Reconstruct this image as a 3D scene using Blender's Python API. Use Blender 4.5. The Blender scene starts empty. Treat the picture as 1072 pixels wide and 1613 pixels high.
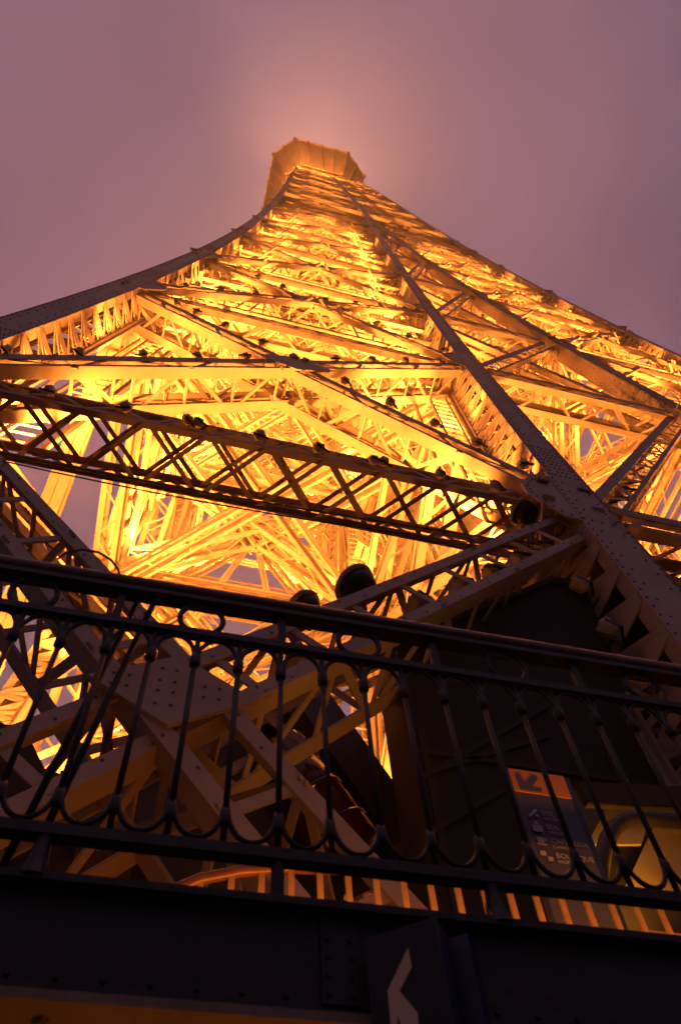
import bpy, math, random
from mathutils import Vector as V, Matrix
random.seed(7)
S = bpy.context.scene
COL = S.collection
R = math.radians

# ------------------------------------------------------------------ camera
F_PX = 1250.2
EYE = V((-9.971, -18.836, 0.0))
YAW, PITCH, ROLL = R(20.203), R(60.851), R(-6.539)
_f = V((math.sin(YAW)*math.cos(PITCH), math.cos(YAW)*math.cos(PITCH), math.sin(PITCH)))
_r = V((math.cos(YAW), -math.sin(YAW), 0))
_u = _r.cross(_f)
CA = math.cos(ROLL)*_r + math.sin(ROLL)*_u
CB = -math.sin(ROLL)*_r + math.cos(ROLL)*_u
CC = _f
cam = bpy.data.objects.new('camera', bpy.data.cameras.new('camera'))
COL.objects.link(cam)
cam.matrix_world = Matrix(((CA.x, CB.x, -CC.x, EYE.x), (CA.y, CB.y, -CC.y, EYE.y), (CA.z, CB.z, -CC.z, EYE.z), (0, 0, 0, 1)))
cam.data.sensor_fit = 'HORIZONTAL'; cam.data.sensor_width = 36.0
cam.data.lens = F_PX/1072*36
cam.data.clip_start = 0.05; cam.data.clip_end = 3000
cam.data.dof.use_dof = True; cam.data.dof.focus_distance = 30; cam.data.dof.aperture_fstop = 9.0
S.camera = cam

# ------------------------------------------------------------------ sky (dusk, low cloud lit by the city)
W = bpy.data.worlds.new('World'); S.world = W; W.use_nodes = True
nt = W.node_tree; nt.nodes.clear()
def N(t, **k):
    n = nt.nodes.new(t)
    for a, b in k.items(): setattr(n, a, b)
    return n
out = N('ShaderNodeOutputWorld'); bg = N('ShaderNodeBackground'); bg2 = N('ShaderNodeBackground'); ads = N('ShaderNodeAddShader')
sky = N('ShaderNodeTexSky', sky_type='NISHITA', sun_disc=False, sun_elevation=R(-2.0), sun_rotation=R(250))
nt.links.new(sky.outputs[0], bg2.inputs[0]); bg2.inputs[1].default_value = 0.10
tc = N('ShaderNodeTexCoord'); nz = N('ShaderNodeTexNoise'); rp = N('ShaderNodeValToRGB')
nz.inputs['Scale'].default_value = 2.1; nz.inputs['Detail'].default_value = 3; nz.inputs['Roughness'].default_value = 0.45
nt.links.new(tc.outputs['Generated'], nz.inputs[0])
rp.color_ramp.elements[0].position = 0.32; rp.color_ramp.elements[0].color = (0.128, 0.084, 0.165, 1)
rp.color_ramp.elements[1].position = 0.70; rp.color_ramp.elements[1].color = (0.350, 0.195, 0.275, 1)
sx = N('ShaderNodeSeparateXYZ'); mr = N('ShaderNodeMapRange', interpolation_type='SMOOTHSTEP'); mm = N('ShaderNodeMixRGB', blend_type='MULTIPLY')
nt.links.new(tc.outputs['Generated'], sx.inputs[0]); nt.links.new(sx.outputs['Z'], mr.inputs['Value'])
mr.inputs['From Min'].default_value = 0.05; mr.inputs['From Max'].default_value = 0.75; mr.inputs['To Min'].default_value = 0.10; mr.inputs['To Max'].default_value = 1.0  # sky darkened toward the horizon to cut light on front-facing surfaces
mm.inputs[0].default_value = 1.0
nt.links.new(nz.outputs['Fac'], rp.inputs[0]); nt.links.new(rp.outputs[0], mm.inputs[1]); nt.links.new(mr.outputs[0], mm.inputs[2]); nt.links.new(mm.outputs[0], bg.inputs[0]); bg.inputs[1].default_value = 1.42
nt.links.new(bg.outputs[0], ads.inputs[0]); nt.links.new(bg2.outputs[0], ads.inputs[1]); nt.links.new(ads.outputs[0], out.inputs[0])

S.view_settings.view_transform = 'Standard'; S.view_settings.look = 'None'
S.view_settings.exposure = 0.0; S.view_settings.gamma = 1.0
S.cycles.use_denoising = True
S.cycles.max_bounces = 5; S.cycles.diffuse_bounces = 3; S.cycles.glossy_bounces = 2; S.cycles.volume_bounces = 0
S.cycles.use_light_tree = True; S.cycles.sample_clamp_indirect = 6

SODIUM = (1.0, 0.285, 0.036)
LAMP_POWER = 0.92
SUMMIT = 270000

# ------------------------------------------------------------------ helpers
def mat(name, col, rough=0.55, metal=0.0, var=0.25, scale=1.5, col2=None, bump=0.0, rust=0.0):
    m = bpy.data.materials.new(name); m.use_nodes = True
    t = m.node_tree; b = t.nodes['Principled BSDF']
    b.inputs['Roughness'].default_value = rough; b.inputs['Metallic'].default_value = metal
    c = t.nodes.new('ShaderNodeTexCoord'); n = t.nodes.new('ShaderNodeTexNoise'); r = t.nodes.new('ShaderNodeValToRGB')
    n.inputs['Scale'].default_value = scale; n.inputs['Detail'].default_value = 6; n.inputs['Roughness'].default_value = 0.65
    t.links.new(c.outputs['Object'], n.inputs[0]); t.links.new(n.outputs['Fac'], r.inputs[0])
    d = col2 or tuple(x*(1-var) for x in col)
    r.color_ramp.elements[0].position = 0.35; r.color_ramp.elements[0].color = (*d, 1)
    r.color_ramp.elements[1].position = 0.65; r.color_ramp.elements[1].color = (*col, 1)
    last = r.outputs[0]
    if rust:
        n2 = t.nodes.new('ShaderNodeTexNoise'); n2.inputs['Scale'].default_value = 0.9; n2.inputs['Detail'].default_value = 8
        mp = t.nodes.new('ShaderNodeMapping'); mp.inputs['Scale'].default_value = (2.2, 2.2, 0.5)
        t.links.new(c.outputs['Object'], mp.inputs[0]); t.links.new(mp.outputs[0], n2.inputs[0])
        r2 = t.nodes.new('ShaderNodeValToRGB'); r2.color_ramp.elements[0].position = 0.62; r2.color_ramp.elements[1].position = 0.74
        mx = t.nodes.new('ShaderNodeMixRGB'); mx.inputs[2].default_value = (0.17, 0.055, 0.02, 1)
        ml = t.nodes.new('ShaderNodeMath'); ml.operation = 'MULTIPLY'; ml.inputs[1].default_value = rust
        t.links.new(n2.outputs['Fac'], r2.inputs[0]); t.links.new(r2.outputs[0], ml.inputs[0]); t.links.new(ml.outputs[0], mx.inputs[0])
        t.links.new(last, mx.inputs[1]); last = mx.outputs[0]
    t.links.new(last, b.inputs['Base Color'])
    if bump:
        n3 = t.nodes.new('ShaderNodeTexNoise'); n3.inputs['Scale'].default_value = 40; n3.inputs['Detail'].default_value = 3
        bp = t.nodes.new('ShaderNodeBump'); bp.inputs['Strength'].default_value = bump; bp.inputs['Distance'].default_value = 0.01
        t.links.new(c.outputs['Object'], n3.inputs[0]); t.links.new(n3.outputs['Fac'], bp.inputs['Height']); t.links.new(bp.outputs[0], b.inputs['Normal'])
    return m

M = dict(
    paint=mat('tower_paint', (0.40, 0.31, 0.245), 0.55, 0, 0.28, 0.8, bump=0.15, rust=0.55),
    rivet=mat('rivet_heads', (0.10, 0.075, 0.065), 0.5),
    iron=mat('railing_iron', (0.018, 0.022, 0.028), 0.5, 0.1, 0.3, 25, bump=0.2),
    wood=mat('handrail_wood', (0.13, 0.055, 0.035), 0.33, 0, 0.5, 12, bump=0.2),
    fascia=mat('fascia_paint', (0.011, 0.019, 0.026), 0.55, 0, 0.4, 3, bump=0.3),
    deckpaint=mat('deck_paint', (0.30, 0.22, 0.15), 0.6, 0, 0.3, 5, bump=0.3),
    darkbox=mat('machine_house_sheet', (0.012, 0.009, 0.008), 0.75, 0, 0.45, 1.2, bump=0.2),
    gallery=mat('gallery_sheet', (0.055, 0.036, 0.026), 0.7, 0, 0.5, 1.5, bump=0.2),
    seam=mat('machine_house_seam', (0.020, 0.014, 0.011), 0.7),
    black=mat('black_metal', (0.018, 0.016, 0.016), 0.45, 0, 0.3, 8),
    lamp=mat('floodlight_cast', (0.55, 0.48, 0.42), 0.5, 0, 0.35, 9, bump=0.1),
    cable=mat('cable_rubber', (0.03, 0.018, 0.02), 0.6),
    navy=mat('sign_navy', (0.075, 0.078, 0.115), 0.4, 0, 0.1, 4),
    boardface=mat('sign_board_face', (0.010, 0.012, 0.018), 0.55, 0, 0.2, 5),
    navyside=mat('sign_navy_edge', (0.016, 0.030, 0.085), 0.4, 0, 0.15, 6),
    orange=mat('sign_orange', (0.60, 0.23, 0.06), 0.5, 0, 0.08, 4),
    white=mat('sign_white', (0.46, 0.42, 0.42), 0.45, 0, 0.05, 6),
    cream=mat('arrow_cream_lit', (0.92, 0.68, 0.46), 0.45, 0, 0.05, 6),  # cream made warmer and lighter, with warm lamplight put into the colour
    fence=mat('fence_paint', (0.30, 0.19, 0.085), 0.45, 0, 0.3, 14),
    redrail=mat('fence_rail_red', (0.12, 0.04, 0.018), 0.4, 0, 0.3, 9),
    sheet=mat('booth_sheet_metal', (0.40, 0.33, 0.18), 0.35, 0.5, 0.25, 3, bump=0.1),
    red=mat('lift_drum_red', (0.075, 0.008, 0.005), 0.16, 0.2, 0.4, 3),
    floor=mat('deck_floor', (0.035, 0.032, 0.03), 0.7, 0, 0.3, 4, bump=0.4),
)

class MB:
    def __init__(s): s.v = []; s.f = []; s.m = []; s.mi = 0
    def quadbox(s, c8):
        n = len(s.v); s.v += c8
        for q in ((0,3,2,1), (4,5,6,7), (0,1,5,4), (1,2,6,5), (2,3,7,6), (3,0,4,7)):
            s.f.append(tuple(n+i for i in q)); s.m.append(s.mi)
    def bar(s, p, q, a, wa, b, wb, oa=0.0, ob=0.0):
        """box from p to q, wa wide along a, wb along b, centre offset oa/ob"""
        A0 = a*(oa-wa/2); A1 = a*(oa+wa/2); B0 = b*(ob-wb/2); B1 = b*(ob+wb/2)
        s.quadbox([p+A0+B0, p+A1+B0, p+A1+B1, p+A0+B1, q+A0+B0, q+A1+B0, q+A1+B1, q+A0+B1])
    def strip(s, p, q, n, w, t):
        """flat strip from p to q lying in the plane with normal n"""
        d = (q-p); 
        if d.length < 1e-5: return
        e = d.cross(n).normalized()
        s.bar(p, q, e, w, n, t)
    def box(s, x0, x1, y0, y1, z0, z1):
        s.quadbox([V((x0,y0,z0)), V((x1,y0,z0)), V((x1,y1,z0)), V((x0,y1,z0)), V((x0,y0,z1)), V((x1,y0,z1)), V((x1,y1,z1)), V((x0,y1,z1))])
    def poly(s, pts, n, t):
        """prism: polygon pts extruded by t along n"""
        k = len(pts); o = len(s.v)
        s.v += list(pts) + [p+n*t for p in pts]
        s.f.append(tuple(o+i for i in range(k))); s.m.append(s.mi)
        s.f.append(tuple(o+k+i for i in reversed(range(k)))); s.m.append(s.mi)
        for i in range(k):
            j = (i+1) % k; s.f.append((o+i, o+k+i, o+k+j, o+j)); s.m.append(s.mi)
    def rivet(s, p, n, r, mi=1):
        a = n.orthogonal().normalized(); b = n.cross(a); o = len(s.v)
        for k in range(6):
            t = k*math.pi/3; s.v.append(p+(a*math.cos(t)+b*math.sin(t))*r)
        for k in range(6):
            t = k*math.pi/3; s.v.append(p+(a*math.cos(t)+b*math.sin(t))*r*0.6+n*r*0.55)
        for k in range(6):
            j = (k+1) % 6; s.f.append((o+k, o+j, o+6+j, o+6+k)); s.m.append(mi)
        s.f.append(tuple(o+6+k for k in range(6))); s.m.append(mi)
    def tube(s, pts, r, seg=8, closed=False, radii=None):
        k = len(pts); o = len(s.v); prev = None
        for i, p in enumerate(pts):
            if closed: d = pts[(i+1) % k]-pts[i-1]
            else: d = pts[min(i+1, k-1)]-pts[max(i-1, 0)]
            d = d.normalized()
            if prev is None: a = d.orthogonal().normalized()
            else:
                a = prev-d*prev.dot(d); a = a.normalized() if a.length > 1e-6 else d.orthogonal().normalized()
            prev = a; b = d.cross(a); rr = radii[i] if radii else r
            for j in range(seg):
                t = 2*math.pi*j/seg; s.v.append(p+(a*math.cos(t)+b*math.sin(t))*rr)
        for i in range(k if closed else k-1):
            i2 = (i+1) % k
            for j in range(seg):
                j2 = (j+1) % seg
                s.f.append((o+i*seg+j, o+i*seg+j2, o+i2*seg+j2, o+i2*seg+j)); s.m.append(s.mi)
        if not closed:
            s.f.append(tuple(o+j for j in reversed(range(seg)))); s.m.append(s.mi)
            s.f.append(tuple(o+(k-1)*seg+j for j in range(seg))); s.m.append(s.mi)
    def ball(s, c, r, sz=1.0, seg=10, rings=6):
        pts = []; rad = []
        for i in range(rings+1):
            t = math.pi*i/rings; pts.append(c+V((0, 0, -math.cos(t)*r*sz))); rad.append(max(1e-3, math.sin(t)*r))
        s.tube(pts, r, seg, radii=rad)
    def build(s, name, m, parent=None, smooth=False):
        me = bpy.data.meshes.new(name); off = parent_loc(parent)
        me.from_pydata([tuple(v-off) for v in s.v], [], s.f)
        ms = m if isinstance(m, (list, tuple)) else [m]
        for x in ms: me.materials.append(x)
        if len(ms) > 1: me.polygons.foreach_set('material_index', s.m)
        if smooth: me.polygons.foreach_set('use_smooth', [True]*len(me.polygons))
        me.update()
        o = bpy.data.objects.new(name, me); COL.objects.link(o)
        if parent: o.parent = parent
        return o
    def add(s, t):
        o = len(s.v); s.v += t.v; s.f += [tuple(i+o for i in q) for q in t.f]; s.m += t.m

def parent_loc(p):
    l = V((0, 0, 0))
    while p: l += p.location; p = p.parent
    return l
def empty(name, loc, label, cat, group=None):
    o = bpy.data.objects.new(name, None); o.empty_display_size = 0.2; COL.objects.link(o)
    o.location = loc; o['label'] = label; o['category'] = cat
    if group: o['group'] = group
    return o
def tag(o, label, cat, group=None):
    o['label'] = label; o['category'] = cat
    if group: o['group'] = group
    return o
def ray(x, y): return CA*((x-536)/F_PX) - CB*((y-806.5)/F_PX) + CC
def atY(x, y, Y):
    d = ray(x, y); return EYE + d*((Y-EYE.y)/d.y)
X_, Y_, Z_ = V((1, 0, 0)), V((0, 1, 0)), V((0, 0, 1))

def lamp(name, loc, aim, watts, cone=160, radius=0.15, col=SODIUM, parent=None, blend=0.5):
    l = bpy.data.lights.new(name, 'SPOT'); l.energy = watts*(LAMP_POWER if name == 'tower_lamp' else 1); l.color = col; l.spot_size = R(cone); l.spot_blend = blend; l.shadow_soft_size = radius
    o = bpy.data.objects.new(name, l); COL.objects.link(o)
    o.rotation_euler = aim.to_track_quat('-Z', 'Y').to_euler()
    if parent: o.parent = parent; o.location = loc - parent_loc(parent)
    else: o.location = loc
    return o

# ------------------------------------------------------------------ the iron tower
TOP = 150.0
def w_(h):
    s = 1-h/TOP; return 5.505 + 8.784*s - 7.591*s*s + 9.057*s**3
def g_(h):
    s = 1-h/79.26; return max(0.0, 2.61*s+2.363*s*s)
def rot(p, k):
    for _ in range(k % 4): p = V((-p.y, p.x, p.z))
    return p
POST = {'corner': lambda h: V((-w_(h), -w_(h), h)), 'face': lambda h: V((-g_(h), -w_(h), h)),
        'side': lambda h: V((-w_(h), -g_(h), h)), 'inner': lambda h: V((-g_(h), -g_(h), h))}
LEG_LV = [-2.6, 10.45, 21.39, 31.31, 43.03, 53.98, 64.9, 72.6, 79.26]
UP_LV = [79.26, 87.5, 95.2, 102.4, 109.1, 115.4, 121.3, 126.9, 132.2, 137.2, 141.8, 146.0, 150.0]
tower = empty('lattice_tower', V((0, 0, -1.6)), 'tall floodlit iron lattice tower with riveted posts and a platform at its tip', 'tower')

def bsize(h): return max(0.34, 0.72-0.003*h)

def post_mesh(fn, n1, n2, k, h0, h1, step, fine, rivets):
    """box post: the corner at fn(h); n1, n2 are the two outward normals carrying solid plates; the inner two sides carry V lattice"""
    mb = MB(); n1 = rot(n1, k); n2 = rot(n2, k)
    hs = []; h = h0
    while h < h1-1e-3: hs.append(h); h += step
    hs.append(h1)
    for a, b in zip(hs[:-1], hs[1:]):
        s0, s1 = bsize(a), bsize(b); P, Q = rot(fn(a), k), rot(fn(b), k)
        for (na, nb) in ((n1, n2), (n2, n1)):
            # solid outer plate with outward normal na, spreading along -nb
            t = 0.05
            mb.quadbox([P, P-nb*s0, P-nb*s0-na*t, P-na*t, Q, Q-nb*s1, Q-nb*s1-na*t, Q-na*t])
            # flange angle on the far edge of this plate going inward
            e = P-nb*(s0-0.03); f = Q-nb*(s1-0.03); ww = 0.16
            mb.quadbox([e-na*t, e-nb*0.03-na*t, e-nb*0.03-na*(t+ww), e-na*(t+ww), f-na*t, f-nb*0.03-na*t, f-nb*0.03-na*(t+ww), f-na*(t+ww)])
        dep0, dep1 = s0*1.25, s1*1.25
        # inner edge angle
        i0 = P-n1*dep0-n2*dep0; i1 = Q-n1*dep1-n2*dep1
        mb.bar(i0, i1, n1, 0.20, n2, 0.05); mb.bar(i0, i1, n2, 0.20, n1, 0.05)
        # V lattice on the two inner sides
        for (na, nb) in ((n1, n2), (n2, n1)):
            oa, ob = P-nb*s0-na*0.05, Q-nb*s1-na*0.05
            L = (Q-P).length; nseg = max(1, round(L/(s0*(0.95 if fine else 1.5))))
            for j in range(nseg):
                u0, u1, um = j/nseg, (j+1)/nseg, (j+0.5)/nseg
                a0 = oa.lerp(ob, u0); a1 = oa.lerp(ob, u1); m = i0.lerp(i1, um)
                mb.strip(a0, m, nb, 0.17 if fine else 0.13, 0.02); mb.strip(m, a1, nb, 0.17 if fine else 0.13, 0.02)
                if fine:
                    mb.strip(a0, i0.lerp(i1, u0), nb, 0.10, 0.02)
    if rivets:
        h = h0+0.1; j = 0
        while h < min(h1, rivets):
            s = bsize(h); P = rot(fn(h), k)
            for na, nb in ((n1, n2), (n2, n1)):
                for q in (0.07, 0.25, 0.75, 0.93):
                    if q in (0.25, 0.75) and j % 2: continue
                    mb.rivet(P-nb*(s*q)+na*0.001, na, 0.021 if h < 25 else 0.03)
                if any(abs(h-l-1.9) < 0.9 for l in LEG_LV):
                    for q in (0.16, 0.38, 0.5, 0.62, 0.84): mb.rivet(P-nb*(s*q)+na*0.001, na, 0.024)
            h += 0.20; j += 1
    return mb

def truss(mb, p, q, n, wd, dp, ch=0.2, pitch=0.9, lace=0.09, mid=False, xlace=False, detail=2, rivets=False):
    """box girder from p to q; n points out of the tower face, dp is the depth inward, wd the width in the face"""
    d = q-p; L = d.length
    if L < 1.2: return
    d.normalize()
    if n is not Z_: p = p+d*0.3; q = q-d*0.3; L -= 0.6
    e = d.cross(n).normalized()
    if e.z > 0: e = -e                                  # e points downward
    t = 0.025
    for se in (-1, 1):
        for dn in (0, 1):
            c0 = p+e*(se*wd/2)-n*(dp*dn); c1 = q+e*(se*wd/2)-n*(dp*dn)
            sgn = 1 if dn else -1
            cf = ch if rivets else (ch*1.5 if (se < 0 and dn == 0 and n is not Z_) else ch*0.7)
            mb.bar(c0, c1, e, cf, n, t, oa=-se*cf/2, ob=sgn*(t/2))              # flange in the face plane
            mb.bar(c0, c1, n, ch*1.25, e, t, oa=sgn*(ch*0.625+t), ob=-se*t/2)     # flange across
            if rivets:
                nr = int(L/0.33)
                for j in range(nr):
                    if dn == 0: mb.rivet(c0.lerp(c1, (j+0.5)/nr)-e*(se*ch*(0.3 if j % 2 else 0.7))+n*0.001, n, 0.014)
    ns = max(2, round(L/pitch))
    for j in range(ns):
        u0, u1 = j/ns, (j+1)/ns
        a0, a1 = p.lerp(q, u0), p.lerp(q, u1); am = (a0+a1)/2
        for dn in ((0, 1) if detail > 1 else (0,)):
            o = -n*(dp*dn+(0.03 if dn == 0 else -0.03))
            if xlace:
                mb.strip(a0-e*wd/2+o, a1+e*wd/2+o, n, lace, 0.02); mb.strip(a0+e*wd/2+o*0.8, a1-e*wd/2+o*0.8, n, lace, 0.02)
            elif mid:
                mb.strip(a0-e*wd/2+o, a0+e*wd/2+o, n, lace, 0.02)
            else:
                sg = 1 if j % 2 else -1
                mb.strip(a0-e*(sg*wd/2)+o, a1+e*(sg*wd/2)+o, n, lace, 0.02)
        if detail > 0:
            for se in ((1, -1) if detail > 1 else (1,)):  # lacing across the depth, lower side first
                o = e*(se*(wd/2-0.03)); sg = 1 if j % 2 else -1
                za = a0+o-n*(dp if sg > 0 else 0); zb = a1+o-n*(0 if sg > 0 else dp)
                mb.strip(za, zb, e, lace, 0.02)
                if detail > 2: mb.strip(a0+o, a0+o-n*dp, e, lace*0.8, 0.02)

def girder_open(mb, p, q, n):
    """open lattice girder lying level: front and back booms of paired angles, crossed flats between, one web of posts"""
    d = (q-p).normalized(); e = d.cross(n).normalized(); e = -e if e.z > 0 else e
    for dn in (0.0, 0.95):
        for z in (0.0, 0.42):
            o = -n*dn-e*z
            mb.bar(p+o, q+o, e, 0.08, n, 0.02); mb.bar(p+o, q+o, n, 0.10, e, 0.02, oa=-0.05 if dn == 0 else 0.05)
    L = (q-p).length; ns = round(L/0.86)
    for j in range(ns):
        a0, a1 = p.lerp(q, j/ns), p.lerp(q, (j+1)/ns)
        for z in (0.0, 0.42):
            o = -e*z
            mb.strip(a0+o, a1-n*0.95+o, e, 0.065, 0.015); mb.strip(a1+o+e*.02, a0-n*0.95+o+e*.02, e, 0.065, 0.015)
        for dn in (0, 0.95):
            o = -n*dn; mb.strip(a0+o, (a0+a1)/2-e*0.42+o, n, 0.06, 0.015); mb.strip((a0+a1)/2-e*0.42+o, a1+o, n, 0.06, 0.015)
        c = (a0+a1)/2

def gusset(mb, c, n, t1, sz, riv, pd=None):
    """riveted plate around a node, in the face plane with normal n, leaning to side t1"""
    up = n.cross(t1).normalized()
    if pd: up = pd
    elif up.z < 0: up = -up
    pts = [c+t1*0.12+up*sz*0.95, c+t1*sz*0.85+up*sz*0.78, c+t1*sz*1.15+up*sz*0.2, c+t1*sz*1.15-up*sz*0.25, c+t1*sz*0.8-up*sz*0.85, c+t1*0.12-up*sz*1.0]
    pts = [p-n*0.012 for p in pts]
    mb.poly(pts, -n, 0.03)
    if riv:
        for a, b in zip(pts, pts[1:]):
            m = int((b-a).length/0.16)
            for j in range(m):
                p = a.lerp(b, (j+0.5)/m); p = p+(c+t1*sz*0.5-p).normalized()*0.09
                mb.rivet(p+n*0.001, n, 0.022)

cross, horiz, decks = [], [], []      # (distance, mesh) lists
def dist(p): return (p-EYE).length

# posts of the four legs, up to the point where they merge; corner posts go on to the top
for k in range(4):
    near = k in (0, 1)
    st = 1.9 if near else 3.2
    for key, n1, n2 in (('corner', -Y_, -X_), ('face', -Y_, X_), ('side', -X_, Y_), ('inner', X_, Y_)):
        fine = k == 0 and key in ('corner', 'face')
        top = TOP if key == 'corner' else 79.26
        riv = 46 if (k == 0 and key in ('corner', 'face')) or (k == 1 and key == 'side') else 0
        mb = post_mesh(POST[key], n1, n2, k, -2.6, top, 1.5 if fine else (2.2 if near else 3.4), fine or near, riv)
        mb.build('corner_post' if key == 'corner' else ('inner_post' if key == 'inner' else 'face_post'), [M['paint'], M['rivet']], tower)
for k in range(4):                    # centre posts of the four faces above the merge
    mb = MB(); hs = [79.26+i*(TOP-79.26)/22 for i in range(23)]
    for a, b in zip(hs[:-1], hs[1:]):
        P, Q = rot(V((0, -w_(a), a)), k), rot(V((0, -w_(b), b)), k); n = rot(-Y_, k); t = rot(X_, k)
        mb.bar(P, Q, t, 0.62, n, 0.06)
        for s in (-1, 1):
            mb.bar(P+t*(s*0.3), Q+t*(s*0.3), n, 0.5, t, 0.04, oa=-0.28)
        mb.bar(P-n*0.7, Q-n*0.7, t, 0.62, n, 0.04)
    mb.build('centre_post', M['paint'], tower)

# bracing of the legs
for k in range(4):
    for li, (h0, h1) in enumerate(zip(LEG_LV[:-1], LEG_LV[1:])):
        faces = (('corner', 'face', -Y_, 0), ('corner', 'side', -X_, 0), ('face', 'inner', X_, 1), ('side', 'inner', Y_, 1))
        for A, B, n, inner in faces:
            nn = rot(n, k)
            a0, b0, a1, b1 = (rot(POST[A](h0), k), rot(POST[B](h0), k), rot(POST[A](h1), k), rot(POST[B](h1), k))
            # true normal of this panel
            pn = (b0-a0).cross(a1-a0).normalized()
            if pn.dot(nn) < 0: pn = -pn
            front = (k == 0 and A == 'corner' and n == -Y_) or (k == 1 and A == 'corner' and n == -X_)
            first = front and k == 0 and li == 0
            off = -pn*0.10
            wd = 0.64 if li == 0 else 0.62-0.03*li
            dp = 0.95-0.05*li
            if k == 0 and A == 'corner' and not front and li == 1: wd, dp = 0.40, 0.45
            det = 3 if front and li < 4 else (2 if k < 2 or not inner else 1)
            mb = MB()
            pit = 0.85 if first else (1.15 if front and li < 4 else 1.25)
            # second diagonal sits just inside the first
            kw = dict(ch=(0.13, 0.15, 0.125, 0.115, 0.11, 0.10, 0.10, 0.10)[li], pitch=pit, lace=(0.085, 0.07, 0.06, 0.06, 0.06, 0.06, 0.06, 0.06)[li], detail=det, rivets=first)
            if first:
                truss(mb, a1+off, b0+off, pn, wd, dp, mid=True, **kw); truss(mb, a0+off-pn*0.06, b1+off-pn*0.06, pn, wd, dp, mid=True, **kw)
            else:
                truss(mb, a0+off, b1+off, pn, wd, dp, **kw); truss(mb, b0+off-pn*0.06, a1+off-pn*0.06, pn, wd, dp, **kw)
            # crossing plate and the gussets at the upper nodes
            wt = (a0-b0).length; wt2 = (a1-b1).length; u = wt/(wt+wt2)
            c = a0.lerp(b1, u); t1 = (b0-a0).normalized()
            cu = pn.cross(t1).normalized(); z = 0.62 if li < 5 else 0.4
            if first: z = 0.40
            mb.poly([c+t1*z*1.4-pn*0.07, c+cu*z-pn*0.07, c-t1*z*1.4-pn*0.07, c-cu*z-pn*0.07], -pn, 0.03)
            if first:
                for i in range(9):
                    for j in (-1, 1):
                        p = c-pn*0.068+t1*(0.10*(i-4))+cu*(j*0.06); mb.rivet(p, pn, 0.014)
                        if abs(i-4) < 2: mb.rivet(p+cu*(j*0.14), pn, 0.014)
            sz = (1.15, 1.0, 0.95, 0.9, 0.8, 0.7, 0.6, 0.5)[li]
            gusset(mb, a1, pn, t1, sz, front and li < 3, (a1-a0).normalized()); gusset(mb, b1, pn, -t1, sz, front and li < 3, (b1-b0).normalized())
            if li > 1 and A == 'corner':
                for u in (0.25, 0.5, 0.75):
                    p_, q_ = a0.lerp(a1, u)-pn*0.5, b0.lerp(b1, u)-pn*0.5
                    truss(mb, p_, q_, pn, 0.28, 0.4, ch=0.09, pitch=0.7, lace=0.05, detail=1)
            cross.append((dist(c)+(0 if front else 30 if A == 'corner' else 45), mb))
            # horizontal at the upper level of the panel
            mb = MB(); off2 = -pn*0.22
            if front and li == 0:
                girder_open(mb, a1+off2, b1+off2, pn)
            else:
                truss(mb, a1+off2, b1+off2, pn, 0.6 if li < 5 else 0.45, 0.7, ch=0.12, pitch=0.9, lace=0.065, detail=2 if front else 1)
            horiz.append((dist(a1.lerp(b1, 0.5))+(0 if front else 30), mb))
        # plan bracing inside the leg at the upper level and at mid panel
        mb = MB()
        q = [rot(POST[n](h1), k) for n in ('corner', 'face', 'inner', 'side')]
        kw = dict(ch=0.13, pitch=1.3, lace=0.07, detail=1)
        truss(mb, q[0]-Z_*0.5, q[2]-Z_*0.5, Z_, 0.5, 0.5, **kw); truss(mb, q[1]-Z_*0.7, q[3]-Z_*0.7, Z_, 0.5, 0.5, **kw)
        hm = (h0+h1)/2; q = [rot(POST[n](hm), k) for n in ('corner', 'face', 'inner', 'side')]
        md = [(q[i]+q[(i+1) % 4])/2 for i in range(4)]
        if not (k == 0 and li < 2):
            for i in range(4): truss(mb, md[i], md[(i+1) % 4], Z_, 0.4, 0.4, ch=0.12, pitch=1.3, lace=0.07, detail=1)
        decks.append((dist(md[0]), mb))
# gap bracing between neighbouring legs
for k in range(4):
    for li, (h0, h1) in enumerate(zip(LEG_LV[:-2], LEG_LV[1:-1])):
        n = rot(-Y_, k)
        L0, R0 = rot(V((-g_(h0), -w_(h0), h0)), k), rot(V((g_(h0), -w_(h0), h0)), k)
        L1, R1 = rot(V((-g_(h1), -w_(h1), h1)), k), rot(V((g_(h1), -w_(h1), h1)), k)
        off = -n*0.15
        mb = MB()
        if (L1-R1).length > 1.0:
            truss(mb, L1+off, R1+off, n, 0.6, 0.9, ch=0.14, pitch=0.9, lace=0.07, detail=2)
        horiz.append((dist((L1+R1)/2), mb))
        if li >= 1:
            mb = MB()
            truss(mb, L0+off-n*0.08, R1+off-n*0.08, n, 0.62, 0.9, ch=0.13, pitch=0.85, lace=0.07, detail=2)
            if li > 1: truss(mb, R0+off-n*0.3, L1+off-n*0.3, n, 0.42, 0.5, ch=0.13, pitch=1.2, lace=0.07, detail=1)
            cross.append((dist((L0+R1)/2), mb))
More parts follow.
